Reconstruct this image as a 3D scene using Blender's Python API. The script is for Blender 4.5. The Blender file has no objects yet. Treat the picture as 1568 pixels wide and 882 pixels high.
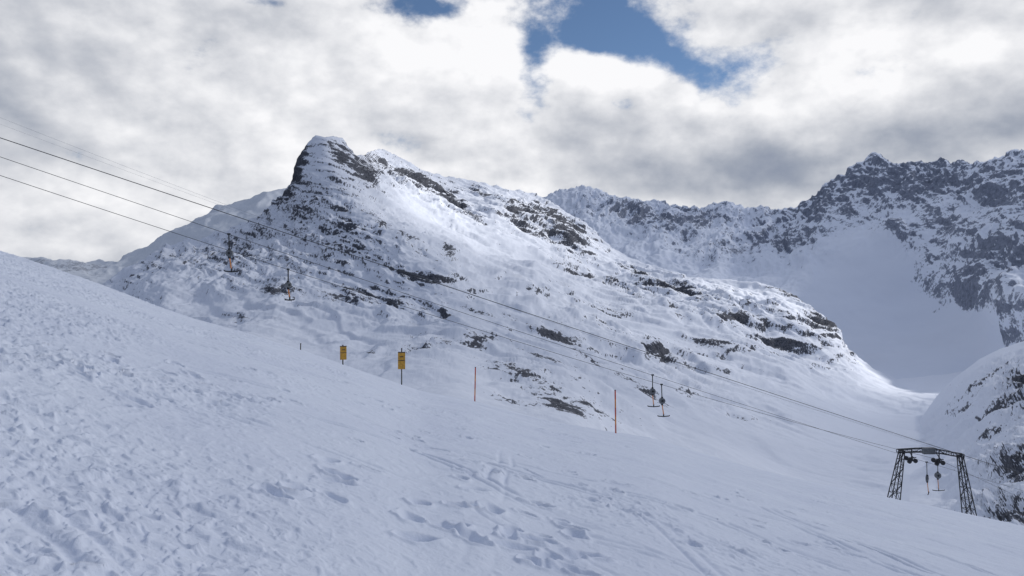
import bpy, math, random, time
import numpy as np
from mathutils import Vector, Matrix
T0=time.time()
W,H=1568.0,882.0; F=1219.0; CX,CY=784.0,441.0
SUN_AZ,SUN_EL=math.radians(66),math.radians(33)
SUNV=np.array([math.sin(SUN_AZ)*math.cos(SUN_EL),math.cos(SUN_AZ)*math.cos(SUN_EL),math.sin(SUN_EL)])
scene=bpy.context.scene

# ------------------------------------------------------------------ noise
rs=np.random.RandomState(7)
PERM=rs.permutation(512).astype(np.int32)
G=rs.normal(size=(512,3)); G/=np.linalg.norm(G,axis=1)[:,None]; G=G.astype(np.float32)
def perlin(x,y,z):
    xi=np.floor(x).astype(np.int32); yi=np.floor(y).astype(np.int32); zi=np.floor(z).astype(np.int32)
    xf=(x-xi).astype(np.float32); yf=(y-yi).astype(np.float32); zf=(z-zi).astype(np.float32)
    u=xf*xf*xf*(xf*(xf*6-15)+10); v=yf*yf*yf*(yf*(yf*6-15)+10); w=zf*zf*zf*(zf*(zf*6-15)+10)
    def g(a,b,c):
        h=PERM[(PERM[(PERM[(xi+a)&511]+yi+b)&511]+zi+c)&511]
        gr=G[h]
        return gr[...,0]*(xf-a)+gr[...,1]*(yf-b)+gr[...,2]*(zf-c)
    def lp(a,b,t): return a+(b-a)*t
    r=lp(lp(lp(g(0,0,0),g(1,0,0),u),lp(g(0,1,0),g(1,1,0),u),v),
         lp(lp(g(0,0,1),g(1,0,1),u),lp(g(0,1,1),g(1,1,1),u),v),w)
    return r*1.6
def fbm(x,y,z,oct=5,gain=0.5,lac=2.03,ridged=False):
    s=np.zeros(x.shape,np.float32); a=1.0; f=1.0; tot=0
    for i in range(oct):
        n=perlin(x*f+17.3*i,y*f-9.1*i,z*f+3.7*i)
        if ridged: n=1-2*np.abs(n)
        s+=a*n; tot+=a; a*=gain; f*=lac
    return s/tot
def rdg(n): return 1-2*np.abs(n)
def sstep(a,b,x):
    t=np.clip((x-a)/(b-a),0,1); return t*t*(3-2*t)

# ------------------------------------------------------------------ helpers
def unproj(px,py,d):
    return ((px-CX)/F*d, d, (CY-py)/F*d)
def interp(pts,x):
    p=sorted(pts); return np.interp(x,[a for a,b in p],[b for a,b in p])
def soft_interp(pts,x,wd=45):
    xs=np.arange(-700,2100,2.0); v=interp(pts,xs); k=np.hanning(wd); k/=k.sum()
    v=np.convolve(np.pad(v,wd//2,mode='edge'),k,mode='valid')[:len(xs)]
    return np.interp(x,xs,v)
def grid_mesh(name,X,Y,Z,attrs,mat):
    nr,nc=X.shape
    me=bpy.data.meshes.new(name)
    co=np.stack([X,Y,Z],-1).reshape(-1,3).astype(np.float32)
    me.vertices.add(nr*nc); me.vertices.foreach_set("co",co.ravel())
    idx=np.arange(nr*nc,dtype=np.int32).reshape(nr,nc)
    q=np.stack([idx[:-1,:-1],idx[:-1,1:],idx[1:,1:],idx[1:,:-1]],-1).reshape(-1,4)
    nq=len(q)
    me.loops.add(nq*4); me.loops.foreach_set("vertex_index",q.ravel())
    me.polygons.add(nq); me.polygons.foreach_set("loop_start",np.arange(0,nq*4,4,dtype=np.int32))
    me.polygons.foreach_set("loop_total",np.full(nq,4,np.int32))
    me.polygons.foreach_set("use_smooth",np.ones(nq,bool))
    me.update(calc_edges=True)
    for k,v in attrs.items():
        a=me.attributes.new(k,'FLOAT','POINT'); a.data.foreach_set("value",v.astype(np.float32).ravel())
    ob=bpy.data.objects.new(name,me); scene.collection.objects.link(ob)
    me.materials.append(mat)
    return ob
def grid_normals(X,Y,Z):
    P=np.stack([X,Y,Z],-1)
    du=np.gradient(P,axis=1); dv=np.gradient(P,axis=0)
    n=np.cross(du,dv); n/=np.linalg.norm(n,axis=-1)[...,None]+1e-9
    n*=np.sign(n[...,2:3]+1e-9)
    return n

# ------------------------------------------------------------------ materials
def newmat(name):
    m=bpy.data.materials.new(name); m.use_nodes=True
    nt=m.node_tree; b=nt.nodes["Principled BSDF"]; return m,nt,b
def terrain_mat(name,snow,rockA,rockB,scale,bump=0.35,lo=0.45,hi=0.57):
    m,nt,b=newmat(name); N=nt.nodes; L=nt.links
    at=N.new("ShaderNodeAttribute"); at.attribute_name="rock"
    geo=N.new("ShaderNodeNewGeometry")
    n1=N.new("ShaderNodeTexNoise"); n1.inputs["Scale"].default_value=scale; n1.inputs["Detail"].default_value=4; n1.inputs["Roughness"].default_value=0.68
    L.new(geo.outputs["Position"],n1.inputs["Vector"])
    mm=N.new("ShaderNodeMath"); mm.operation='MULTIPLY_ADD'; mm.inputs[1].default_value=1.2
    L.new(n1.outputs["Fac"],mm.inputs[0])
    sb=N.new("ShaderNodeMath"); sb.operation='SUBTRACT'; sb.inputs[1].default_value=0.60
    L.new(at.outputs["Fac"],sb.inputs[0]); L.new(sb.outputs[0],mm.inputs[2])
    mr=N.new("ShaderNodeMapRange"); mr.interpolation_type='SMOOTHSTEP'
    mr.inputs["From Min"].default_value=lo; mr.inputs["From Max"].default_value=hi
    L.new(mm.outputs[0],mr.inputs["Value"])
    cr=N.new("ShaderNodeValToRGB"); cr.color_ramp.elements[0].position=0.35; cr.color_ramp.elements[1].position=0.68
    cr.color_ramp.elements[0].color=(*rockA,1); cr.color_ramp.elements[1].color=(*rockB,1)
    L.new(n1.outputs["Fac"],cr.inputs[0])
    mx=N.new("ShaderNodeMix"); mx.data_type='RGBA'
    mx.inputs[6].default_value=(*snow,1)
    L.new(mr.outputs[0],mx.inputs[0]); L.new(cr.outputs[0],mx.inputs[7])
    L.new(mx.outputs[2],b.inputs["Base Color"])
    b.inputs["Roughness"].default_value=0.9; b.inputs["Specular IOR Level"].default_value=0.1
    bp=N.new("ShaderNodeBump"); bp.inputs["Distance"].default_value=1.0/scale*0.5
    bm=N.new("ShaderNodeMath"); bm.operation='MULTIPLY_ADD'; bm.inputs[1].default_value=bump; bm.inputs[2].default_value=bump*0.25
    L.new(mr.outputs[0],bm.inputs[0]); L.new(bm.outputs[0],bp.inputs["Strength"])
    L.new(n1.outputs["Fac"],bp.inputs["Height"]); L.new(bp.outputs[0],b.inputs["Normal"])
    return m
mat_A=terrain_mat("snow_and_rock",(0.80,0.835,0.91),(0.040,0.044,0.056),(0.155,0.162,0.185),0.25,0.5)
mat_B=terrain_mat("haze_tinted_far_snow_and_rock",(0.74,0.785,0.875),(0.15,0.17,0.22),(0.28,0.31,0.38),0.08,0.4,0.42,0.60)  # aerial haze put into the base colours: paler, bluer rock
mat_L=terrain_mat("mist_tinted_snow_and_rock",(0.76,0.79,0.83),(0.38,0.40,0.44),(0.50,0.52,0.56),0.08,0.2)  # mist veil put into the base colours: pale, low-contrast rock

mat_S,nt,b=newmat("slope_snow"); N=nt.nodes; L=nt.links
geo=N.new("ShaderNodeNewGeometry")
na=N.new("ShaderNodeTexNoise"); na.inputs["Scale"].default_value=30; na.inputs["Detail"].default_value=3; na.inputs["Roughness"].default_value=0.7
nb=N.new("ShaderNodeTexNoise"); nb.inputs["Scale"].default_value=0.35; nb.inputs["Detail"].default_value=2
L.new(geo.outputs["Position"],na.inputs["Vector"]); L.new(geo.outputs["Position"],nb.inputs["Vector"])
cr=N.new("ShaderNodeValToRGB"); cr.color_ramp.elements[0].position=0.3; cr.color_ramp.elements[1].position=0.7
cr.color_ramp.elements[0].color=(0.765,0.81,0.91,1); cr.color_ramp.elements[1].color=(0.82,0.865,0.95,1)
L.new(nb.outputs["Fac"],cr.inputs[0]); L.new(cr.outputs[0],b.inputs["Base Color"])
b.inputs["Roughness"].default_value=0.8; b.inputs["Specular IOR Level"].default_value=0.2
bp=N.new("ShaderNodeBump"); bp.inputs["Strength"].default_value=0.5; bp.inputs["Distance"].default_value=0.015
L.new(na.outputs["Fac"],bp.inputs["Height"]); L.new(bp.outputs[0],b.inputs["Normal"])

def simple(name,col,rough=0.6,metal=0.0,var=0.25,scale=8):
    m,nt,b=newmat(name); N=nt.nodes; L=nt.links
    tc=N.new("ShaderNodeTexCoord"); n=N.new("ShaderNodeTexNoise"); n.inputs["Scale"].default_value=scale; n.inputs["Detail"].default_value=3
    L.new(tc.outputs["Object"],n.inputs["Vector"])
    c=N.new("ShaderNodeValToRGB"); c.color_ramp.elements[0].position=0.3; c.color_ramp.elements[1].position=0.7
    c.color_ramp.elements[0].color=(*[v*(1-var) for v in col],1); c.color_ramp.elements[1].color=(*[min(1,v*(1+var)) for v in col],1)
    L.new(n.outputs["Fac"],c.inputs[0]); L.new(c.outputs[0],b.inputs["Base Color"])
    b.inputs["Roughness"].default_value=rough; b.inputs["Metallic"].default_value=metal
    return m
m_dark=simple("dark_painted_steel",(0.018,0.02,0.024),0.6)
m_cable=simple("steel_cable",(0.03,0.032,0.036),0.6)
m_thin=simple("thin_galvanised_cable",(0.22,0.23,0.25),0.6)
m_grey=simple("grey_plastic",(0.13,0.14,0.15),0.5)
m_orange=simple("orange_pole_paint",(0.70,0.25,0.06),0.6)
m_yellow=simple("yellow_sign_paint",(0.58,0.31,0.04),0.6)
m_red=simple("red_pole_paint",(0.55,0.09,0.05),0.6)
m_wood=simple("weathered_post",(0.06,0.055,0.05),0.8)

# ------------------------------------------------------------------ RBF depth
def tps(ctrl,reg=1e-3):
    c=np.array(ctrl,float); P=c[:,:2]/100.0; v=np.log(c[:,2])
    n=len(P); r=np.linalg.norm(P[:,None]-P[None],axis=-1)
    K=np.where(r>0,r*r*np.log(r+1e-12),0)+reg*np.eye(n)
    Q=np.hstack([np.ones((n,1)),P]); A=np.block([[K,Q],[Q.T,np.zeros((3,3))]])
    s=np.linalg.solve(A,np.concatenate([v,np.zeros(3)]))
    def f(px,py):
        a=(px/100.0); b_=(py/100.0); out=s[n]+s[n+1]*a+s[n+2]*b_
        for i in range(n):
            d2=(a-P[i,0])**2+(b_-P[i,1])**2
            out=out+s[i]*0.5*d2*np.log(d2+1e-12)
        return np.exp(out)
    return f
def blobs(px,py,lst):
    w=np.zeros(px.shape,np.float32)
    for (cx,cy,rx,ry,wt,ang) in lst:
        a=math.radians(ang); dx=px-cx; dy=py-cy
        ex=(dx*math.cos(a)+dy*math.sin(a))/rx; ey=(-dx*math.sin(a)+dy*math.cos(a))/ry
        w=np.maximum(w,np.exp(-(ex*ex+ey*ey))*wt)
    return w
def massif(name,px0,px1,nc,nr,sky,base,ctrl,nback,backslope,mat,detail,rocks,reg=1e-3,split=0.0):
    px=np.linspace(px0,px1,nc); r=interp(sky,px); bb=interp(base,px)
    t=np.linspace(0,1,nr)[:,None]
    PX=np.broadcast_to(px,(nr,nc)).copy()
    if split>0:   # rows follow a softened ridge line first, then close up to the true ridge
        mid=np.minimum(soft_interp(sky,px,181)+55,bb-20); mid=np.maximum(mid,r+6); mid=np.minimum(mid,bb-5)
        PY=np.where(t<split,bb+(mid-bb)*(t/split),mid+(r-mid)*(t-split)/(1-split))
    else: PY=bb+(r-bb)*t
    f=tps(ctrl,reg)
    ti=np.unique(np.concatenate([np.arange(0,nr,3),[nr-1]])); Dc=f(PX[ti],PY[ti])
    k0=np.clip(np.searchsorted(ti,np.arange(nr),side='right')-1,0,len(ti)-2)
    fr=((np.arange(nr)-ti[k0])/(ti[k0+1]-ti[k0]))[:,None]
    D=Dc[k0]*(1-fr)+Dc[k0+1]*fr
    for i in range(1,nr): D[i]=np.maximum(D[i],D[i-1]*1.00005)
    X=(PX-CX)/F*D; Y=D; Z=(CY-PY)/F*D
    k=np.linspace(0,1,nback+1)[1:,None]**1.5
    Dl=D[-1]; ext=Dl*0.35
    Db=Dl+ext*k; Xb=(px-CX)/F*Db; Zb=Z[-1]-backslope*ext*k
    X=np.vstack([X,Xb]); Y=np.vstack([Y,Db]); Z=np.vstack([Z,Zb])
    PX=np.vstack([PX,np.broadcast_to(px,(nback,nc))]); PY=np.vstack([PY,np.broadcast_to(r,(nback,nc))])
    n=grid_normals(X,Y,Z)
    for _ in range(3):
        n[:,1:-1]=(n[:,:-2]+2*n[:,1:-1]+n[:,2:])/4; n[1:-1]=(n[:-2]+2*n[1:-1]+n[2:])/4
    disp=detail(X,Y,Z,PX,PY)
    X=X+n[...,0]*disp*0.5; Y=Y+n[...,1]*disp; Z=Z+n[...,2]*disp
    n2=grid_normals(X,Y,Z)
    rock=rocks(X,Y,Z,PX,PY,n2)
    return grid_mesh(name,X,Y,Z,{"rock":rock},mat)

# ------------------------------------------------------------------ main mountain (A)
skyA=[(-60,470),(120,445),(160,437),(200,408),(230,392),(255,375),(300,366),(355,350),(380,337),(410,316),(430,300),(442,289),(449,268),(454,248),(462,232),(472,219),(484,208),(496,211),(507,209),(524,213),(532,226),(543,243),(552,239),(580,228),(600,238),(640,258),(680,272),(720,279),(760,286),(800,297),(830,302),(850,316),(880,335),(915,360),(945,388),(980,405),(1050,421),(1120,432),(1180,441),(1220,456),(1255,482),(1288,512),(1300,538),(1340,566),(1375,580),(1440,574),(1500,562),(1568,552),(1700,540),(1900,530)]
baseA=[(-60,600),(200,600),(600,680),(900,760),(1200,840),(1568,960),(1900,980)]
ctrlA=[(-60,470,1250),(160,437,1300),(255,377,1400),(355,350,1460),(435,298,1490),(465,235,1530),(505,210,1560),(543,242,1640),
(580,228,2150),(640,258,2350),(720,279,2500),(830,302,2750),(915,360,2650),(980,405,2500),(1120,432,2350),(1220,456,2200),(1288,512,2000),(1375,580,1850),(1500,562,1900),(1700,540,1700),(1900,530,1500),
(500,260,1470),(520,300,1390),(560,340,1280),(620,370,1200),(690,410,1130),(690,435,1060),
(440,330,1420),(400,370,1310),(330,400,1220),(250,420,1130),(480,390,1210),(560,410,1130),
(430,450,1000),(560,465,950),(640,480,930),(300,470,950),(200,460,1050),
(600,300,1650),(650,330,1700),(700,340,1800),(730,390,1500),(760,330,2050),(820,380,1900),(900,420,1850),(1000,450,1850),(1100,470,1850),(1200,490,1850),
(760,450,1150),(860,480,1200),(960,510,1250),(1060,540,1300),(1180,550,1500),(1280,570,1600),
(500,530,700),(620,540,640),(700,540,640),(760,560,640),(850,530,850),(900,590,700),(1000,600,800),(1100,620,900),(1250,610,1250),(1350,610,1500),
(700,600,430),(800,640,400),(880,645,420),(960,670,480),(1100,690,560),(1250,690,750),(1350,670,1000),(1450,640,1200),(1568,620,1200),
(300,560,500),(600,680,250),(900,760,260),(1200,840,300),(1568,960,330),(-60,600,500),(1400,760,520),(1900,980,330)]
FLAT=[(1340,655,200,55,1,10),(1450,590,130,40,1,0),(1560,700,220,120,1,0),(645,332,60,20,0.9,38),(740,395,40,55,0.5,0),(540,505,90,9,0.6,5),(800,390,60,14,0.6,30),(900,445,80,10,0.6,20),(1000,500,80,10,0.6,15),(330,465,70,9,0.6,-5),(1200,560,80,10,0.5,10)]
ROUGH=[(430,370,200,100,1,0),(640,290,120,35,0.9,25),(600,480,150,40,1,5),(820,600,150,65,1,15),(680,545,110,35,1,0),(1050,460,230,42,1,12),(870,520,140,50,0.95,15),(1150,630,120,35,0.9,10),(1000,560,150,50,0.9,15),(830,330,120,35,1,25),(1250,495,60,30,1,35),(760,450,110,45,0.8,20),(1150,540,120,30,0.7,12)]
def detA(X,Y,Z,PX,PY):
    py_=blobs(PX,PY,[(440,365,130,72,1,0),(290,400,130,50,0.8,-15),(620,370,70,50,0.9,30)])
    rough=0.3+0.7*blobs(PX,PY,ROUGH)
    flat=blobs(PX,PY,FLAT)
    summit=blobs(PX,PY,[(490,235,60,45,1,0)])
    top=soft_interp(skyA,PX); tf=0.3+0.7*np.clip((PY-top)/50.0,0,1)
    sc=np.clip(Y/1200.0,0.3,1.6)
    wx=40*perlin(X/180+5,Y/180,Z/120); wz=12*perlin(X/90,Y/90+7,Z/60)
    Zs=Z+0.32*X+wz
    n1=fbm(X/320,Y/230,Zs/110,3)*36*sc
    n2=(fbm((X+wx)/200,(Y+wx)/105,Zs/40,6,ridged=True,gain=0.56)-0.5)*26*rough*sc
    n3=fbm(X/30,Y/24,Zs/8,4,gain=0.64)*4.8*rough*sc
    n4=fbm(X/60,Y/60,Zs/22,3,ridged=True)*3.0*sc
    q=X*0.85+Z*0.75+22*perlin(X/60,Y/60,Z/60)+8*perlin(X/20,Y/20,Z/20)
    rib=rdg(perlin(q/34,Z/120,Y/300))*7+rdg(perlin(q/14+5,Z/60,Y/150))*5+rdg(perlin(q/7+5,Z/35,Y/80))*2.6-7.5
    s=(Z+0.28*X+16*perlin(X/150,Y/150,Z/150)+5*perlin(X/40,Y/40,Z/40))/15
    fr=s-np.floor(s); led=(sstep(0.0,0.22,fr)-fr)*11*rough*(1-0.85*py_)*np.clip(Y/900,0.35,1.5)
    return ((n1*tf+(n2+n3+n4+led)*(0.5+0.5*tf))*(1-0.93*np.clip(flat,0,1))*(1-0.35*py_)+rib*py_)*(1-0.6*summit)
RA=[(458,252,9,30,1.1,14),(500,220,24,7,0.7,0),(522,238,20,18,0.9,45),(552,264,30,11,0.9,40),(590,256,26,6,0.6,30),
(440,340,90,38,0.28,0),(300,395,120,22,0.42,-14),(240,410,70,22,0.46,-20),(400,400,110,25,0.38,0),(430,300,30,16,0.4,-40),
(684,382,9,22,1.0,-35),(660,362,40,5,0.8,40),(645,418,60,6,1.0,10),(600,355,60,7,0.6,35),(520,350,60,6,0.6,10),
(640,285,60,8,0.85,28),(712,322,45,8,1.05,38),(792,326,22,6,0.9,20),(850,340,50,8,0.9,30),(750,300,60,6,0.75,20),(680,300,40,5,0.8,30),(740,345,40,4,0.8,20),(860,365,50,4,0.8,30),(820,355,40,4,0.75,25),
(570,464,75,11,1.1,4),(430,456,40,10,1.0,10),(360,485,16,3,0.9,0),(700,540,60,9,1.1,-2),(640,552,30,8,0.9,0),(568,557,12,6,1.0,0),(560,446,50,4,0.8,5),
(855,512,38,8,1.05,15),(905,570,90,7,0.8,30),(860,637,45,8,1.15,15),(800,600,80,9,0.75,20),(760,480,90,7,0.75,15),(1035,450,60,6,0.85,20),(820,560,60,5,0.8,20),(700,490,40,5,0.8,20),
(1262,496,26,8,0.95,40),(1120,498,50,4,0.95,5),(1340,583,40,4,0.9,15),(1150,642,60,5,1.0,12),(1010,545,60,5,0.8,20),(950,480,60,5,0.8,20),(980,610,80,6,0.8,25),(1200,450,60,4,0.75,20),(620,520,60,5,0.8,0),(1060,600,50,4,0.8,15),(1250,610,40,3,0.8,15),(900,640,60,5,0.8,20),(760,620,40,5,0.75,15),(1080,530,60,4,0.85,15),(1180,520,50,4,0.8,15),(1000,620,50,5,0.8,30),(790,430,40,4,0.8,25),(880,415,40,4,0.8,25),(980,425,40,4,0.75,20),(730,440,30,4,0.75,25)]
def rockA(X,Y,Z,PX,PY,n):
    w=blobs(PX,PY,RA); flat=blobs(PX,PY,FLAT); rough=blobs(PX,PY,ROUGH); pyr=blobs(PX,PY,[(440,350,120,80,1,0),(290,400,120,45,1,-15)])
    steep=1-n[...,2]
    sc=np.clip(Y/1000,0.45,1.5); Zs=Z+0.28*X
    hn=fbm(X/(40*sc),Y/(30*sc),Zs/(6.5*sc),5,gain=0.78)
    hn2=fbm(X/90,Y/120,Z/50,3); hf=fbm(X/11,Y/14,Z/7,3,gain=0.8)
    v=0.13+w*0.54+rough*(0.13-0.05*pyr)+np.clip(steep-0.25,-0.2,0.5)*(0.78-0.3*pyr)+hn*(0.80-0.3*pyr)+hf*0.42*pyr+hn2*0.2-0.5*np.clip(flat,0,1)
    return np.minimum(v,1.2)
massif("snowy_mountain",-60,1900,1350,500,skyA,baseA,ctrlA,18,0.7,mat_A,detA,rockA,4e-3,0.80)

# ------------------------------------------------------------------ far range (B)
skyB=[(700,330),(800,306),(835,303),(860,297),(875,290),(892,286),(915,292),(950,302),(1000,305),(1030,312),(1055,320),(1080,315),(1095,310),(1110,309),(1140,318),(1180,326),(1212,320),(1240,304),(1265,282),(1300,262),(1320,248),(1340,237),(1350,245),(1360,251),(1385,257),(1400,250),(1410,244),(1425,246),(1440,239),(1462,251),(1475,249),(1490,255),(1512,250),(1525,246),(1540,242),(1568,232),(1620,212),(1700,190),(1900,160)]
baseB=[(700,640),(1100,640),(1300,680),(1568,720),(1900,740)]
ctrlB=[(700,330,4600),(835,303,4600),(890,286,4700),(950,302,4500),(1050,320,4300),(1110,309,4300),(1212,320,4000),(1265,282,3700),(1340,239,3500),(1440,240,3200),(1568,232,2800),(1700,190,2400),(1900,160,2100),
(900,340,4000),(960,360,3900),(1030,350,4000),(1100,370,3800),(1200,370,3600),(1300,330,3300),(1400,320,3000),(1500,330,2550),(1568,330,2300),(1700,330,1900),
(950,390,3500),(1000,390,3500),(1100,400,3300),(1200,400,3200),(1300,380,2950),(1400,380,2700),(1480,400,2300),(1568,400,2000),
(1100,440,2900),(1200,450,2800),(1300,450,2700),(1400,460,2550),(1500,460,2050),(1568,460,1750),
(1300,520,2350),(1400,515,2300),(1500,520,1980),(1568,520,1750),(1400,550,2080),(1440,570,1900),(1500,565,1850),(1600,550,1600),(1900,500,1300),(1300,680,1200),(1568,720,1000),(700,640,1800),(1900,740,900),(1000,640,1700)]
BROUGH=[(1510,400,70,60,1,20),(1100,380,100,30,0.9,0),(1200,375,80,30,0.9,0),(1020,345,90,30,1,0),(1390,370,80,25,0.9,20),(1568,400,70,90,1,0),(940,330,120,30,1,0)]
def detB(X,Y,Z,PX,PY):
    top=soft_interp(skyB,PX); d=PY-top
    rough=np.clip(1.25-d/120.0,0,1)
    rough=np.maximum(rough,blobs(PX,PY,BROUGH))
    tf=0.4+0.6*np.clip(d/30.0,0,1)
    n1=fbm(X/450,Y/450,Z/300,3)*60*(0.6+0.8*rough)+fbm(X/150,Y/260,Z/120,3)*9*(1-rough)
    wq=45*perlin(X/260,Y/260,Z/200)+18*perlin(X/90,Y/90,Z/80)
    q=X*0.8-Y*0.25+Z*0.35+wq; q2=X*0.8-Y*0.2-Z*0.5+wq
    n2=rdg(perlin(q/150,Y/700,Z/500))*36*tf+rdg(perlin(q2/70+3,Y/300,Z/260))*26*tf+rdg(perlin(q/30+3,Y/120,Z/120))*13+rdg(perlin(q2/14+3,Y/60,Z/60))*6-22
    n3=(fbm(X/80,Y/100,Z/60,5,gain=0.62,ridged=True)-0.4)*24
    return n1*tf+(n2+n3)*rough
RB=[(1020,345,90,18,0.75,5),(1060,392,60,8,0.7,15),(1120,385,60,12,0.8,5),(1200,375,80,22,0.8,-10),(1300,320,80,50,0.65,-20),(1400,290,130,55,0.66,0),(1380,362,50,14,1.0,0),(1450,350,80,35,0.85,10),(1510,395,60,32,0.95,-30),(1485,445,26,20,1.1,-50),(1540,320,70,70,0.8,0),(1545,440,40,14,0.8,0),(960,330,80,15,0.5,10),(1568,400,40,30,0.8,0),(1560,470,25,6,0.7,0)]
def rockB(X,Y,Z,PX,PY,n):
    w=blobs(PX,PY,RB); top=interp(skyB,PX); d=PY-top
    up=np.clip(1-d/95.0,0,1)*np.clip((PX-860)/140,0.0,1)
    hn=fbm(X/70,Y/90,Z/45,6,gain=0.72); steep=1-n[...,2]
    bowl=np.clip((PY-455)/50,0,1)*(PX<1540)+np.clip(1-np.abs(PX-1330)/70,0,1)*np.clip((PY-350)/40,0,1)
    return 0.14+w*0.50+up*0.18+hn*0.68+np.clip(steep-0.3,-0.2,0.6)*0.72-np.clip(bowl,0,1)*0.5
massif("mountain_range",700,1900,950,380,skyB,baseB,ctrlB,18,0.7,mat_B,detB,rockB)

# ------------------------------------------------------------------ near right flank (C)
skyC=[(1310,790),(1330,760),(1370,705),(1400,655),(1435,606),(1460,580),(1500,550),(1530,535),(1568,522),(1700,470),(1900,400)]
baseC=[(1310,800),(1330,810),(1400,860),(1500,960),(1900,1000)]
ctrlC=[(1310,790,480),(1330,760,545),(1370,705,830),(1400,655,1130),(1435,603,1300),(1500,548,1250),(1568,522,1150),(1700,470,1000),(1900,400,850),
(1450,640,980),(1500,600,880),(1568,580,760),(1430,690,760),(1500,680,570),(1568,660,470),(1700,600,480),(1530,740,360),(1568,740,300),(1700,740,300),(1400,740,540),(1450,760,410),(1568,800,220),(1500,960,180),(1900,1000,150),(1330,800,450)]
def detC(X,Y,Z,PX,PY):
    r=blobs(PX,PY,[(1562,590,45,50,1,0),(1555,710,60,30,1,0),(1550,790,60,35,1,0),(1650,650,90,120,1,0)])
    top=interp(skyC,PX); tf=np.clip((PY-top)/30.0,0.0,1)*np.clip((PX-1390)/60,0.05,1)
    Zs=Z+0.5*X
    return fbm(X/90,Y/90,Zs/50,4)*16*tf+((fbm(X/26,Y/30,Zs/14,6,ridged=True,gain=0.6)-0.4)*9)*(0.16*np.clip((PX-1400)/60,0.1,1)+r)*np.clip((PY-top)/20.0,0.15,1)
def rockC(X,Y,Z,PX,PY,n):
    w=blobs(PX,PY,[(1564,586,20,24,1.0,-40),(1548,612,24,6,0.8,-40),(1556,712,34,14,1.05,-20),(1562,735,26,8,0.8,0),(1554,787,36,16,1.2,-25),(1650,650,70,100,0.8,0),(1510,580,40,3,0.8,-35),(1540,560,30,3,0.75,-25),(1530,620,40,4,0.75,-30),(1520,660,30,4,0.75,-30),(1490,610,30,3,0.7,-35)])
    return 0.10+w*0.70+fbm(X/9,Y/13,Z/5,5,gain=0.7)*0.7+(1-n[...,2]-0.3)*0.6-0.5*np.clip((1450-PX)/40,0,1)
massif("rocky_hillside",1310,1900,600,320,skyC,baseC,ctrlC,14,0.6,mat_A,detC,rockC)

# ------------------------------------------------------------------ left distant ridge (L)
skyL=[(-500,360),(0,392),(65,396),(85,402),(120,400),(150,397),(180,402),(215,380),(250,362),(300,335),(330,317),(380,303),(430,290),(500,275),(620,300)]
baseL=[(-500,560),(620,560)]
ctrlL=[(-500,360,3000),(0,392,3000),(150,397,2900),(300,335,2900),(430,290,3000),(620,300,3200),(-500,560,1500),(200,560,1500),(620,560,1500),(100,440,2300),(350,420,2200)]
def detL(X,Y,Z,PX,PY): return (fbm(X/200,Y/200,Z/120,5,ridged=True)-0.4)*30
def rockL(X,Y,Z,PX,PY,n):
    w=blobs(PX,PY,[(120,412,70,16,0.6,0),(60,405,30,8,0.5,0),(350,315,60,10,0.3,-20)])
    return 0.1+w*0.8+fbm(X/50,Y/60,Z/30,5,gain=0.6)*0.4
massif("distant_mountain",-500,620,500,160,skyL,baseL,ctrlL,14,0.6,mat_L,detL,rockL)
print("massifs",time.time()-T0)

# ------------------------------------------------------------------ foreground ski slope
edge=[(-1300,-10),(-400,265),(-200,326),(0,386),(60,405),(130,428),(200,455),(300,490),(400,517),(480,543),(550,566),(600,584),(640,600),(720,614),(830,643),(900,655),(1000,672),(1100,704),(1200,730),(1300,752),(1400,771),(1500,793),(1568,807),(1700,836),(2900,1100)]
eu=np.linspace(-1.75,1.75,4001); ev=(CY-interp(edge,eu*F+CX))/F
kk=np.hanning(91); kk/=kk.sum(); evs=np.convolve(np.pad(ev,45,mode='edge'),kk,mode='valid')
HC=1.65
DC=55.0
def slope_z(x,y):
    u=np.clip(x/y,-1.74,1.74); v=np.interp(u,eu,evs)
    k=np.where(y<DC,HC*(1-y/DC)**2,HC*(y/DC-1)**2*1.15)
    return v*y-k
uu=np.concatenate([np.linspace(-1.7,-0.70,110)[:-1],np.linspace(-0.70,0.70,1250),np.linspace(0.70,1.7,110)[1:]])
ys=np.exp(np.linspace(math.log(1.2),math.log(480),6000))
dens=np.where(ys<70,0.6*(1/ys**2)/(1/3.0-1/70)+0.4/ys/math.log(70/3.0),0.08/ys/math.log(70/3.0))
dens=np.where(ys<3.2,0.02,dens)
cum=np.concatenate([[0],np.cumsum(0.5*(dens[1:]+dens[:-1])*np.diff(ys))]); cum/=cum[-1]
yr=np.interp(np.linspace(0,1,1000),cum,ys)
Yg=np.broadcast_to(yr[:,None],(len(yr),len(uu))).copy(); Xg=Yg*uu
Zg=slope_z(Xg,Yg)
zero=np.zeros_like(Xg)
PXg=Xg/Yg*F+CX
dz=fbm(Xg/9,Yg/9,zero,3)*0.20*np.clip(Yg/14,0.2,1)
dz+=fbm(Xg/1.8,Yg/1.8,zero+4,3)*0.06
patch=sstep(-0.25,0.35,fbm(Xg/4,Yg/6,zero+9,3)+0.4*np.clip((300-PXg)/400,-0.9,1))
wxx=Xg+0.05*perlin(Xg/0.15,Yg/0.15,zero+40); wyy=Yg+0.05*perlin(Xg/0.15,Yg/0.15,zero+50)
c1=perlin(wxx/0.11,wyy/0.14,zero+2); c2=perlin(wxx/0.05,wyy/0.06,zero+6); c3=perlin(Xg/0.42,Yg/0.52,zero+11)
lump=sstep(0.0,0.45,c1)*0.028+sstep(0.05,0.45,c2)*0.014*np.clip((14-Yg)/8,0,1)+np.clip(c3,-0.35,1)*0.045
lump+=sstep(0.15,0.5,perlin(wxx/0.2,wyy/0.24,zero+33))*0.035
far_l=np.clip((Yg-8)/20,0,1)
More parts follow.
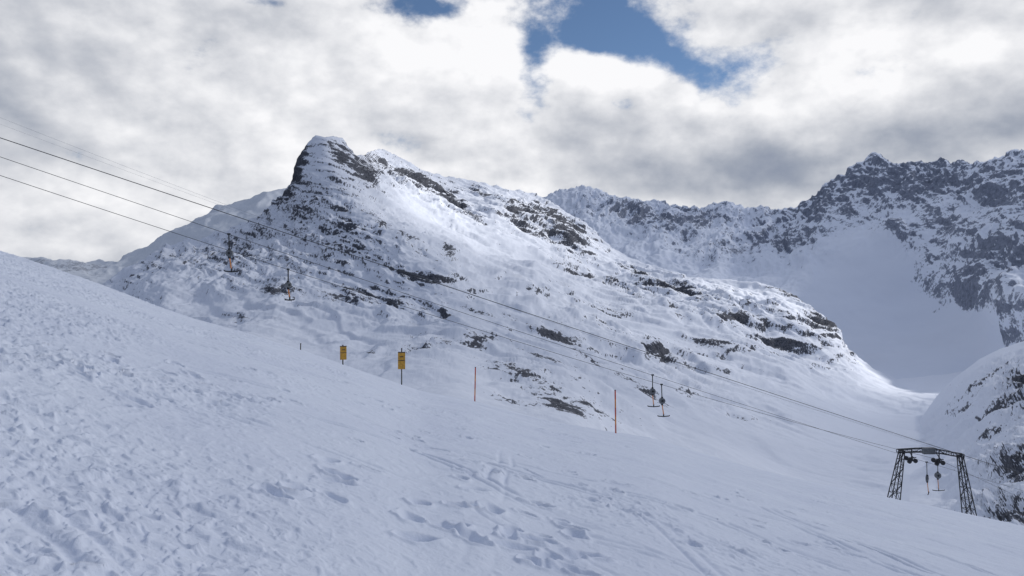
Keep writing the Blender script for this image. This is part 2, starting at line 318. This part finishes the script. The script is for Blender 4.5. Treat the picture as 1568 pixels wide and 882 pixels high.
lump+=np.clip(perlin(Xg/0.45,Yg/0.9,zero+61),-0.2,1)*0.09*far_l
dz+=lump*(0.20+0.75*patch)
def ground(px,py):
    lo,hi=1.5,DC
    u=(px-CX)/F
    for _ in range(50):
        m=(lo+hi)/2; z=float(slope_z(np.array(u*m),np.array(m)))
        if z/m<(CY-py)/F: lo=m
        else: hi=m
    return (u*lo,lo)
rnd=random.Random(3)
tracks=[[(0,520),(300,600),(620,690),(1000,850)],[(0,545),(330,635),(700,760),(900,880)],[(120,470),(420,560),(800,650),(1250,780)],
[(700,700),(960,770),(1150,860)],[(860,690),(1150,770),(1420,880)],[(900,690),(1250,790),(1500,880)],[(960,760),(1100,800),(1300,875)],
[(0,770),(60,820),(120,880)],[(770,680),(740,760),(700,860)],[(1000,700),(1300,770),(1560,850)],[(1050,700),(1350,775),(1567,835)],[(880,820),(1000,850),(1080,880)],[(500,620),(800,720),(1000,800),(1090,880)],[(1100,740),(1330,800),(1560,870)],[(1150,735),(1400,795),(1567,845)],[(0,500),(260,560),(560,640),(900,740)],[(930,720),(1200,800),(1380,880)]]
for ti_,tr in enumerate(tracks):
    g=[ground(*p) for p in tr]
    K=rnd.uniform(0.6,1.3)
    if ti_==8: K=0.4
    for off in (0,0.24):
        wd=rnd.uniform(0.035,0.055); dp=rnd.uniform(0.02,0.04)*K
        dist=np.full(Xg.shape,9.0,np.float32)
        wob=0.16*perlin(Xg/2.5+ti_,Yg/2.5,zero+20)
        for (x0,y0),(x1,y1) in zip(g[:-1],g[1:]):
            dx,dy=x1-x0,y1-y0; l2=dx*dx+dy*dy; l=math.sqrt(l2)
            tt=((Xg-x0)*dx+(Yg-y0)*dy)/l2
            side=((Xg-x0)*(-dy)+(Yg-y0)*dx)/l-off+wob
            dseg=np.where((tt>-0.02)&(tt<1.02),np.abs(side),9)
            dist=np.minimum(dist,dseg)
        m=np.exp(-(dist/wd)**2)*sstep(-0.35,0.1,perlin(Xg/1.5+9*ti_,Yg/1.5,zero+23))
        dz=dz*(1-0.6*m)-dp*m
marks=[]
for (cx,cy,n,sx,sy) in [(680,800,9,60,60),(760,730,12,60,30),(830,800,12,60,50),(440,745,4,30,15),(910,745,7,50,20),(650,660,16,90,30),(520,740,5,40,25),(860,860,6,80,20),(150,560,20,140,40),(330,600,16,160,30),(1100,760,16,160,30),(1250,830,12,120,30),(650,620,14,160,20),(900,690,12,120,15),(500,600,20,160,30)]:
    for i in range(n): marks.append((rnd.gauss(cx,sx*0.6),rnd.gauss(cy,sy*0.6)))
for (px,py) in marks:
    if py>900 or py<np.interp(px,[e[0] for e in edge],[e[1] for e in edge])+25: continue
    gx,gy=ground(px,py); rr=rnd.uniform(0.06,0.11); el=rnd.uniform(1.2,2.0); a=rnd.uniform(0,3.14); dpt=rnd.uniform(0.05,0.09)
    r0=np.searchsorted(yr,gy-rr*5); r1=np.searchsorted(yr,gy+rr*5)
    if r1<=r0: continue
    sx_=Xg[r0:r1]-gx; sy_=Yg[r0:r1]-gy
    e=((sx_*math.cos(a)+sy_*math.sin(a))/(rr*el))**2+((-sx_*math.sin(a)+sy_*math.cos(a))/rr)**2
    e=e*(1+0.5*perlin(Xg[r0:r1]/0.15,Yg[r0:r1]/0.15,zero[r0:r1]+30))
    dz[r0:r1]+=-dpt*np.exp(-e**2)+dpt*0.35*np.exp(-((np.sqrt(np.abs(e))-1.45)/0.3)**2)
grid_mesh("snow_slope",Xg,Yg,Zg+dz,{},mat_S)
print("slope",time.time()-T0)
def gz(x,y): return float(slope_z(np.array(x),np.array(y)))

# ------------------------------------------------------------------ object helpers
class MB:
    def __init__(s): s.v=[]; s.f=[]; s.m=[]
    def strut(s,a,b,r,n=6,mi=0,r2=None):
        a=Vector(a); b=Vector(b); d=(b-a).normalized(); up=Vector((0,0,1)) if abs(d.z)<0.9 else Vector((1,0,0))
        x=d.cross(up).normalized(); y=d.cross(x); r2=r if r2 is None else r2
        o=len(s.v)
        for P,R in ((a,r),(b,r2)):
            for i in range(n):
                t=2*math.pi*(i+0.5)/n; s.v.append(P+x*math.cos(t)*R+y*math.sin(t)*R)
        for i in range(n): j=(i+1)%n; s.f.append((o+i,o+j,o+n+j,o+n+i)); s.m.append(mi)
        s.f.append(tuple(o+i for i in range(n))[::-1]); s.f.append(tuple(o+n+i for i in range(n))); s.m+= [mi,mi]
    def box(s,c,dx,dy,dz,mi=0,rot=None):
        o=len(s.v); c=Vector(c)
        for k in ((-1,-1,-1),(1,-1,-1),(1,1,-1),(-1,1,-1),(-1,-1,1),(1,-1,1),(1,1,1),(-1,1,1)):
            p=Vector((k[0]*dx/2,k[1]*dy/2,k[2]*dz/2))
            if rot: p=rot@p
            s.v.append(c+p)
        for f in ((0,3,2,1),(4,5,6,7),(0,1,5,4),(1,2,6,5),(2,3,7,6),(3,0,4,7)): s.f.append(tuple(o+i for i in f)); s.m.append(mi)
    def obj(s,name,mats,parent=None,bevel=0):
        me=bpy.data.meshes.new(name); me.from_pydata([tuple(v) for v in s.v],[],s.f); me.update()
        for m in mats: me.materials.append(m)
        for p,mi in zip(me.polygons,s.m): p.material_index=mi
        o=bpy.data.objects.new(name,me); scene.collection.objects.link(o)
        if parent: o.parent=parent
        if bevel:
            b=o.modifiers.new("bevel",'BEVEL'); b.width=bevel; b.segments=2
        return o
def empty(name,loc=(0,0,0)):
    e=bpy.data.objects.new(name,None); e.location=loc; scene.collection.objects.link(e); return e

# ------------------------------------------------------------------ cables
TD=89.0
sheL=Vector(unproj(1396,701,TD+1)); sheR=Vector(unproj(1438,704,TD-1))
def cable(name,pts,rad,sag,mat=None):
    cu=bpy.data.curves.new(name,'CURVE'); cu.dimensions='3D'; cu.bevel_depth=rad; cu.bevel_resolution=1
    allp=[]
    for (a,b),sg in zip(zip(pts[:-1],pts[1:]),sag):
        for i in range(40):
            t=i/40; p=a.lerp(b,t); p=p-Vector((0,0,sg*4*t*(1-t))); allp.append(p)
    allp.append(pts[-1])
    sp=cu.splines.new('POLY'); sp.points.add(len(allp)-1)
    for q,p in zip(sp.points,allp): q.co=(*p,1)
    cu.materials.append(mat or m_cable); o=bpy.data.objects.new(name,cu); scene.collection.objects.link(o)
    return allp
def ext(a,b,t): return a+(b-a)*t
def vp(px,py,d): return Vector(unproj(px,py,d))
a2=vp(0,226,46); c2=cable("lift_cable",[ext(sheL,a2,1.5),sheL,vp(1568,752,104),vp(1750,815,140)],0.017,[0.6,0,0])
a3=vp(0,243,44); c3=cable("lift_cable",[ext(sheR,a3,1.3),sheR,vp(1568,765,100),vp(1750,840,135)],0.017,[1.3,0,0])
c1=cable("lift_cable",[ext(vp(1568,727,96),vp(0,205,50),1.4),vp(1568,727,96),vp(1800,803,130)],0.027,[0.3,0])
cable("lift_cable",[vp(-300,90,75),vp(0,180,85),vp(1560,722,100)],0.009,[0,1.5],m_thin)
cable("lift_cable",[vp(-300,98,75),vp(0,190,85),vp(1560,726,102)],0.007,[0,1.0],m_thin)
def at_px(c,px):
    for p,q in zip(c[:-1],c[1:]):
        a=p.x/p.y*F+CX; b=q.x/q.y*F+CX
        if min(a,b)<=px<=max(a,b): return p.lerp(q,(px-a)/(b-a))
LD=(sheL-a2).normalized(); LDh=Vector((LD.x,LD.y,0)).normalized()
def tbar(p,total,swing,rotz=0.0):
    e=empty("ski_lift_t_bar",p)
    side=Vector((math.cos(rotz),math.sin(rotz),0)); s=total/3.2
    dn=Vector((swing,0,-1)).normalized()
    mb=MB()
    mb.box((0,0,0.02),0.26*s,0.10,0.12); mb.strut((0,0,0),dn*0.25*s,0.045)
    mb.strut(dn*0.2*s,dn*1.35*s,0.042)
    mb.obj("hanger_rod",[m_dark],e)
    mb=MB(); c=dn*1.62*s; ax=Vector((side.y,-side.x,0))
    mb.strut(c-ax*0.13,c+ax*0.13,0.30*s,18,0); mb.strut(c-ax*0.16,c+ax*0.16,0.11*s,12,1)
    mb.box(c+Vector((0,0,-0.32*s)),0.16,0.16,0.2,1); mb.box(c+Vector((0,0,0.30*s)),0.14,0.2,0.18,1)
    mb.obj("spring_reel",[m_grey,m_dark],e)
    mb=MB(); b0=dn*1.95*s; b1=dn*3.05*s+Vector((0.10,0,0))
    mb.strut(b0,b1,0.042,6); mb.obj("drag_stick",[m_orange],e)
    mb=MB(); q=b1
    pts=[q+side*(-0.62*s)+Vector((0,0,-0.02)),q+side*(-0.55*s)+Vector((0,0,-0.08)),q+Vector((0,0,-0.12)),q+side*0.55*s+Vector((0,0,-0.08)),q+side*0.62*s+Vector((0,0,-0.02))]
    for a,b in zip(pts[:-1],pts[1:]): mb.strut(a,b,0.045)
    mb.strut(q+Vector((0,0,0.1)),q+Vector((0,0,-0.14)),0.05)
    mb.obj("t_crossbar",[m_dark],e)
def hang(c,px,pybot,sw,rz):
    p=at_px(c,px); bot=(pybot-(CY-p.z/p.y*F))*p.y/F
    tbar(p,bot,sw,rotz=rz)
hang(c2,350,416,0.03,0.1); hang(c3,441,459,0.0,0.9); hang(c2,999,623,0.0,0.0); hang(c3,1013,638,0.03,0.1); hang(c2,1419,757,0.03,1.0); hang(c3,1436,752,0.0,0.0)

# ------------------------------------------------------------------ lift tower
tw=empty("ski_lift_tower",vp(1424,690,TD))
tinv=-Vector(tw.location)
def leg(top,bot,wt,wb,name):
    mb=MB(); top=Vector(top)+tinv; bot=Vector(bot)+tinv
    X=Vector((1,0,0)); Y=Vector((0,1,0)); n=7; rings=[]
    for i in range(n+1):
        t=i/n; c=top.lerp(bot,t); w=(wt+(wb-wt)*t)/2
        rings.append([c+X*sx*w+Y*sy*w for sx,sy in ((-1,-1),(1,-1),(1,1),(-1,1))])
    for i in range(n):
        for k in range(4):
            mb.strut(rings[i][k],rings[i+1][k],0.06,4)
            k2=(k+1)%4
            if (i+k)%2: mb.strut(rings[i][k],rings[i+1][k2],0.035,4)
            else: mb.strut(rings[i][k2],rings[i+1][k],0.035,4)
            mb.strut(rings[i+1][k],rings[i+1][k2],0.035,4)
    for k in range(4): mb.strut(rings[0][k],rings[0][(k+1)%4],0.05,4)
    mb.obj(name,[m_dark],tw)
TL=vp(1381,690,TD+1.5); TR=vp(1470,697,TD-1.5)
BL=vp(1366,775,TD+1.5); BR=vp(1488,812,TD-1.5)
BL.z=min(BL.z,gz(BL.x,BL.y)-0.3); BR.z=min(BR.z,gz(BR.x,BR.y)-0.3)
leg(TL,BL,0.45,1.1,"left_leg"); leg(TR,BR,0.45,1.15,"right_leg")
mb=MB(); n=8; prev=None
for i in range(n+1):
    t=i/n; c=TL.lerp(TR,t)+tinv; arch=0.35*math.sin(math.pi*t)
    if i==0 : c=c-Vector((0.5,0,0.0))
    if i==n : c=c+Vector((0.35,0,0))
    up=[c+Vector((0,sy*0.22,0.12+arch)) for sy in (-1,1)]; lo=[c+Vector((0,sy*0.22,-0.22+arch*0.8)) for sy in (-1,1)]
    cur=(up,lo)
    for k in (0,1): mb.strut(up[k],lo[k],0.035,4)
    mb.strut(up[0],up[1],0.035,4)
    if prev:
        for k in (0,1):
            mb.strut(prev[0][k],up[k],0.065,4); mb.strut(prev[1][k],lo[k],0.06,4)
            mb.strut(prev[(i%2)][k],cur[1-(i%2)][k],0.035,4)
    prev=cur
mb.obj("cross_beam",[m_dark],tw)
mb=MB(); c=vp(1420,690,TD)+tinv; mb.box(c+Vector((0,-0.3,0)),1.3,0.5,0.62); mb.box(c+Vector((0,-0.3,0.36)),1.45,0.6,0.06)
mb.obj("control_box",[m_grey],tw,0.02)
mb=MB()
for S in (sheL,sheR):
    s=S+tinv
    mb.strut(s+Vector((0,0,1.0)),s+Vector((0,0,-0.1)),0.07,5)
    mb.strut(s+LDh*0.8+Vector((0,0,-0.05)),s-LDh*0.8+Vector((0,0,0.05)),0.06,4)
    for k in (-0.62,-0.1,0.42):
        c=s+Vector((k,0,-0.22-0.3*k)) ; mb.strut(c-Vector((0.02,0.07,0)),c+Vector((0.02,0.07,0)),0.25,14)
    mb.strut(s+Vector((-0.35,0,0.75)),s+Vector((0.5,0,-0.4)),0.05,4)
    c=s+Vector((-0.25,0,-0.42)); mb.strut(c-Vector((0,0.08,0)),c+Vector((0,0.08,0)),0.24,14)
mb.obj("sheave_assembly",[m_dark],tw)

# ------------------------------------------------------------------ marker poles and signs
def pole(px,pytop,pybot,d,rad=0.045,lean=0.0):
    base=vp(px,pybot,d); z=gz(base.x,base.y); top=vp(px+lean,pytop,d)
    e=empty("marker_pole",(base.x,base.y,z)); h=top.z-z
    mb=MB(); n=5
    for i in range(n):
        a=Vector((0,0,-0.2)) if i==0 else Vector((lean/F*d*i/n,0,h*i/n)); b=Vector((lean/F*d*(i+1)/n,0,h*(i+1)/n))
        mb.strut(a,b,rad,8,1 if i in(1,3) else 0)
    mb.obj("shaft",[m_red,m_orange],e)
    mb=MB(); mb.strut((lean/F*d,0,h),(lean/F*d,0,h+0.04),rad*1.2,8,0); mb.obj("cap",[m_dark],e)
pole(727,563,613,53,0.042,1); pole(943,598,660,45,0.042,-1)
def sign(px,pytop,pybot,d,pw,ph,pcy,rot,name):
    base=vp(px,pybot,d); z=gz(base.x,base.y); top=vp(px,pytop,d); h=top.z-z
    e=empty(name,(base.x,base.y,z))
    mb=MB(); mb.strut((0,0,-0.3),(0,0,h),0.04,8); mb.obj("post",[m_wood],e)
    cz=(CY-pcy)/F*d-z; R=Matrix.Rotation(rot,3,'Z')
    mb=MB(); w=pw/F*d; hh=ph/F*d
    mb.box(R@Vector((0,-0.09,cz+hh*0.02)),w,0.05,hh,0,R)
    mb.box(R@Vector((0,-0.13,cz+hh*0.05)),w*0.98,0.012,hh*0.04,1,R); mb.box(R@Vector((0,-0.13,cz+hh*0.28)),w*0.5,0.012,hh*0.05,1,R)
    mb.box(R@Vector((0,-0.1,cz+hh*0.55)),w*1.04,0.09,hh*0.05,1,R)
    mb.obj("panel",[m_yellow,m_wood],e,0.008)
sign(615,533,586,53,11,25,553,0.1,"warning_sign"); sign(525,528,555,50,10,20,541,0.5,"warning_sign")
base=vp(460,537,54)
e=empty("wooden_post",(base.x,base.y,gz(base.x,base.y))); mb=MB(); mb.strut((0,0,-0.2),(0.02,0,0.42),0.035,8); mb.strut((0.02,0,0.42),(0.02,0,0.48),0.045,8); mb.obj("post",[m_wood],e)

# ------------------------------------------------------------------ world: sky + clouds
w=bpy.data.worlds.new("World"); scene.world=w; w.use_nodes=True
nt=w.node_tree; N=nt.nodes; L=nt.links
for n in list(N): N.remove(n)
out=N.new("ShaderNodeOutputWorld")
def M(op,a,b=None,c=None,clamp=False):
    n=N.new("ShaderNodeMath"); n.operation=op; n.use_clamp=clamp
    for i,v in enumerate((a,b,c)):
        if v is None: continue
        if isinstance(v,(int,float)): n.inputs[i].default_value=v
        else: L.new(v,n.inputs[i])
    return n.outputs[0]
tc=N.new("ShaderNodeTexCoord"); sep=N.new("ShaderNodeSeparateXYZ"); L.new(tc.outputs["Generated"],sep.inputs[0])
az=M('ARCTAN2',sep.outputs[0],sep.outputs[1]); el=M('ARCSINE',sep.outputs[2])
def cloudnoise(scale,detail,rough,off=(0,0,0),stretch=(1,1,1.5)):
    mp=N.new("ShaderNodeMapping"); mp.inputs["Location"].default_value=off; mp.inputs["Scale"].default_value=stretch
    L.new(tc.outputs["Generated"],mp.inputs[0])
    n=N.new("ShaderNodeTexNoise"); n.inputs["Scale"].default_value=scale; n.inputs["Detail"].default_value=detail; n.inputs["Roughness"].default_value=rough
    L.new(mp.outputs[0],n.inputs["Vector"]); return n.outputs["Fac"]
def blob(px,py,rx,ry,wt):
    u=(px-CX)/F; v=(CY-py)/F; a=math.atan(u); e=math.atan(v/math.sqrt(1+u*u))
    x=M('MULTIPLY',M('SUBTRACT',az,a),F/rx); y=M('MULTIPLY',M('SUBTRACT',el,e),F/ry)
    s=M('ADD',M('MULTIPLY',x,x),M('MULTIPLY',y,y))
    return M('MULTIPLY',M('EXPONENT',M('MULTIPLY',s,-1.0)),wt)
def total(lst,base):
    t=None
    for l in lst:
        o=blob(*l); t=o if t is None else M('ADD',t,o)
    return M('ADD',t,base)
n1=cloudnoise(6.5,9,0.58)
so=0.024
n1b=cloudnoise(6.5,4,0.50,off=(SUNV[0]*so,SUNV[1]*so*0.3,SUNV[2]*so*2.0))
n3=cloudnoise(2.6,2,0.5,off=(3,1,2))
openb=total([(880,8,190,50,0.58),(950,70,110,50,0.40),(815,100,40,48,0.56),(400,2,50,9,0.45),(650,10,55,20,0.52),(1065,95,90,38,0.46),(950,160,38,18,0.56),(915,112,70,16,-0.22),(745,60,45,35,-0.20)],0.0)
cov=M('SUBTRACT',M('ADD',M('MULTIPLY',M('SUBTRACT',n1,0.5),2.2),0.98),openb)
mr=N.new("ShaderNodeMapRange"); mr.interpolation_type='SMOOTHSTEP'; mr.inputs["From Min"].default_value=0.38; mr.inputs["From Max"].default_value=0.72
L.new(cov,mr.inputs["Value"]); mask=mr.outputs[0]
shade=total([(1200,255,230,50,-0.46),(1500,185,200,50,-0.30),(1400,90,260,50,0.22),(1180,160,130,25,0.14),(710,70,110,60,0.24),(920,110,120,40,0.28),(560,120,250,60,0.12),(180,330,300,70,0.16),(1250,15,200,20,-0.10),(850,215,150,40,-0.08)],0.82)
rel=M('MULTIPLY',M('SUBTRACT',n1,n1b),1.45)
big=M('MULTIPLY',M('SUBTRACT',n3,0.5),0.8)
br=M('ADD',M('ADD',shade,rel),big)
dp=N.new("ShaderNodeVectorMath"); dp.operation='DOT_PRODUCT'; L.new(tc.outputs["Generated"],dp.inputs[0])
gd=np.array([0.45,0.88,0.12]); gd/=np.linalg.norm(gd); dp.inputs[1].default_value=tuple(gd)
dk=N.new("ShaderNodeMapRange"); dk.inputs["From Min"].default_value=0.15; dk.inputs["From Max"].default_value=0.75; dk.inputs["To Min"].default_value=-0.68; dk.inputs["To Max"].default_value=0.0
L.new(dp.outputs["Value"],dk.inputs["Value"]); br=M('ADD',br,dk.outputs[0])
up=N.new("ShaderNodeMapRange"); up.inputs["From Min"].default_value=0.40; up.inputs["From Max"].default_value=0.62; up.inputs["To Max"].default_value=-0.42
L.new(sep.outputs[2],up.inputs["Value"]); br=M('ADD',br,up.outputs[0])
cr=N.new("ShaderNodeValToRGB"); e=cr.color_ramp.elements
e[0].position=0.0; e[0].color=(0.21,0.25,0.35,1); e[1].position=1.0; e[1].color=(0.96,0.96,0.98,1)
x=e.new(0.35); x.color=(0.36,0.395,0.47,1); x=e.new(0.65); x.color=(0.60,0.62,0.67,1)
L.new(br,cr.inputs[0])
sky=N.new("ShaderNodeTexSky"); sky.sky_type='NISHITA'; sky.sun_disc=False; sky.sun_elevation=SUN_EL; sky.sun_rotation=SUN_AZ; sky.altitude=2500; sky.air_density=1.0; sky.dust_density=0.3; sky.ozone_density=3.0
b1=N.new("ShaderNodeBackground"); b1.inputs["Strength"].default_value=0.09; L.new(sky.outputs[0],b1.inputs[0])
b2=N.new("ShaderNodeBackground"); b2.inputs["Strength"].default_value=1.0; L.new(cr.outputs[0],b2.inputs[0])
mx=N.new("ShaderNodeMixShader"); L.new(mask,mx.inputs[0]); L.new(b1.outputs[0],mx.inputs[1]); L.new(b2.outputs[0],mx.inputs[2]); L.new(mx.outputs[0],out.inputs[0])
try:
    w.cycles.sampling_method='MANUAL'; w.cycles.sample_map_resolution=256
except Exception as ex: print(ex)

# ------------------------------------------------------------------ sun
sl=bpy.data.lights.new("sun",'SUN'); sl.energy=4.2; sl.angle=math.radians(2.5); sl.color=(1.0,0.97,0.93)
so_=bpy.data.objects.new("sun",sl); scene.collection.objects.link(so_); so_.rotation_euler=Vector(SUNV).to_track_quat('Z','Y').to_euler()

# ------------------------------------------------------------------ unseen cloud sheet overhead, added to shade the sun with gaps
HZ=3000.0
def cloudpos(px,py,d):
    p=np.array(unproj(px,py,d)); k=(HZ-p[2])/SUNV[2]; return p+SUNV*k
m,nt2,b=newmat("sun_shade_cloud_vapour"); N=nt2.nodes; L=nt2.links
N.remove(b); mo=N["Material Output"]
geo=N.new("ShaderNodeNewGeometry"); sp=N.new("ShaderNodeSeparateXYZ"); L.new(geo.outputs["Position"],sp.inputs[0])
gaps=None
for (px,py,d,r,wt) in [(690,320,1800,250,0.62),(830,335,2350,380,0.66),(610,265,2100,220,0.5),(1130,460,2050,300,0.72),(1430,575,1850,340,0.95),(950,470,1500,450,0.20)]:  # gaps placed along the sun direction to light chosen slopes
    c=cloudpos(px,py,d)
    dx=M('DIVIDE',M('SUBTRACT',sp.outputs[0],float(c[0])),float(r)); dy=M('DIVIDE',M('SUBTRACT',sp.outputs[1],float(c[1])),float(r))
    g=M('MULTIPLY',M('EXPONENT',M('MULTIPLY',M('ADD',M('MULTIPLY',dx,dx),M('MULTIPLY',dy,dy)),-1.0)),float(wt))
    gaps=g if gaps is None else M('ADD',gaps,g)
nn=N.new("ShaderNodeTexNoise"); nn.inputs["Scale"].default_value=0.004; nn.inputs["Detail"].default_value=3; L.new(geo.outputs["Position"],nn.inputs["Vector"])
dn=M('ADD',M('MULTIPLY',M('SUBTRACT',nn.outputs["Fac"],0.5),0.9),M('SUBTRACT',0.86,gaps))
al=M('MINIMUM',M('MAXIMUM',dn,0.08),0.90)
tcx=N.new("ShaderNodeTexCoord"); ln=N.new("ShaderNodeVectorMath"); ln.operation='LENGTH'; L.new(tcx.outputs["Object"],ln.inputs[0])
fe=N.new("ShaderNodeMapRange"); fe.inputs["From Min"].default_value=4600; fe.inputs["From Max"].default_value=3700; L.new(ln.outputs["Value"],fe.inputs["Value"])
al=M('MULTIPLY',al,fe.outputs[0])
tr=N.new("ShaderNodeBsdfTransparent"); tl=N.new("ShaderNodeBsdfTranslucent"); tl.inputs[0].default_value=(0.60,0.65,0.76,1)
ms=N.new("ShaderNodeMixShader"); L.new(al,ms.inputs[0]); L.new(tr.outputs[0],ms.inputs[1]); L.new(tl.outputs[0],ms.inputs[2]); L.new(ms.outputs[0],mo.inputs[0])
nseg=64; me=bpy.data.meshes.new("sun_shade_cloud_sheet")
vs=[(0,0,0)]+[(4600*math.cos(2*math.pi*i/nseg),4600*math.sin(2*math.pi*i/nseg),0) for i in range(nseg)]
me.from_pydata(vs,[],[(0,i+1,(i+1)%nseg+1) for i in range(nseg)]); me.materials.append(m)
cl=bpy.data.objects.new("sun_shade_cloud_sheet",me); cl.location=(4400,3700,HZ); scene.collection.objects.link(cl)

# ------------------------------------------------------------------ mist banks hugging the ridges
m_mist,nt3,b=newmat("mist_vapour"); N=nt3.nodes; L=nt3.links
N.remove(b); mo=N["Material Output"]
at=N.new("ShaderNodeAttribute"); at.attribute_name="density"
geo=N.new("ShaderNodeNewGeometry")
nn=N.new("ShaderNodeTexNoise"); nn.inputs["Scale"].default_value=0.0035; nn.inputs["Detail"].default_value=5; nn.inputs["Roughness"].default_value=0.55; L.new(geo.outputs["Position"],nn.inputs["Vector"])
al=M('MULTIPLY',at.outputs["Fac"],M('ADD',M('MULTIPLY',M('SUBTRACT',nn.outputs["Fac"],0.5),3.0),0.9,clamp=True),clamp=True)
tr=N.new("ShaderNodeBsdfTransparent"); tl=N.new("ShaderNodeBsdfTranslucent"); tl.inputs[0].default_value=(0.97,0.97,0.98,1)
df=N.new("ShaderNodeBsdfDiffuse"); df.inputs[0].default_value=(0.97,0.97,0.98,1)
m2=N.new("ShaderNodeMixShader"); m2.inputs[0].default_value=0.8; L.new(df.outputs[0],m2.inputs[1]); L.new(tl.outputs[0],m2.inputs[2])
ms=N.new("ShaderNodeMixShader"); L.new(al,ms.inputs[0]); L.new(tr.outputs[0],ms.inputs[1]); L.new(m2.outputs[0],ms.inputs[2]); L.new(ms.outputs[0],mo.inputs[0])
def mist(px0,px1,py0,py1,d,dens):
    nc,nr=40,20
    PX,PY=np.meshgrid(np.linspace(px0,px1,nc),np.linspace(py1,py0,nr))
    D=d*(1+0.05*np.sin(PX/90.0)+0.0008*(py1-PY))
    a=np.sin(np.pi*(PX-px0)/(px1-px0))*np.sin(np.pi*(PY-py0)/(py1-py0))*dens*1.3
    grid_mesh("mist_bank",(PX-CX)/F*D,D,(CY-PY)/F*D,{"density":np.clip(a,0,1)},m_mist)
mist(-420,540,215,500,2000,1.1)
mist(740,1300,225,350,3300,0.85)

# ------------------------------------------------------------------ camera
cam=bpy.data.cameras.new("camera"); cam.sensor_width=36; cam.lens=F/W*36; cam.clip_start=0.1; cam.clip_end=30000
co=bpy.data.objects.new("camera",cam); co.location=(0,0,0); co.rotation_euler=(math.radians(90),0,0); scene.collection.objects.link(co)
scene.camera=co
scene.view_settings.view_transform='Standard'; scene.view_settings.look='None'; scene.view_settings.exposure=0
print("done",time.time()-T0)
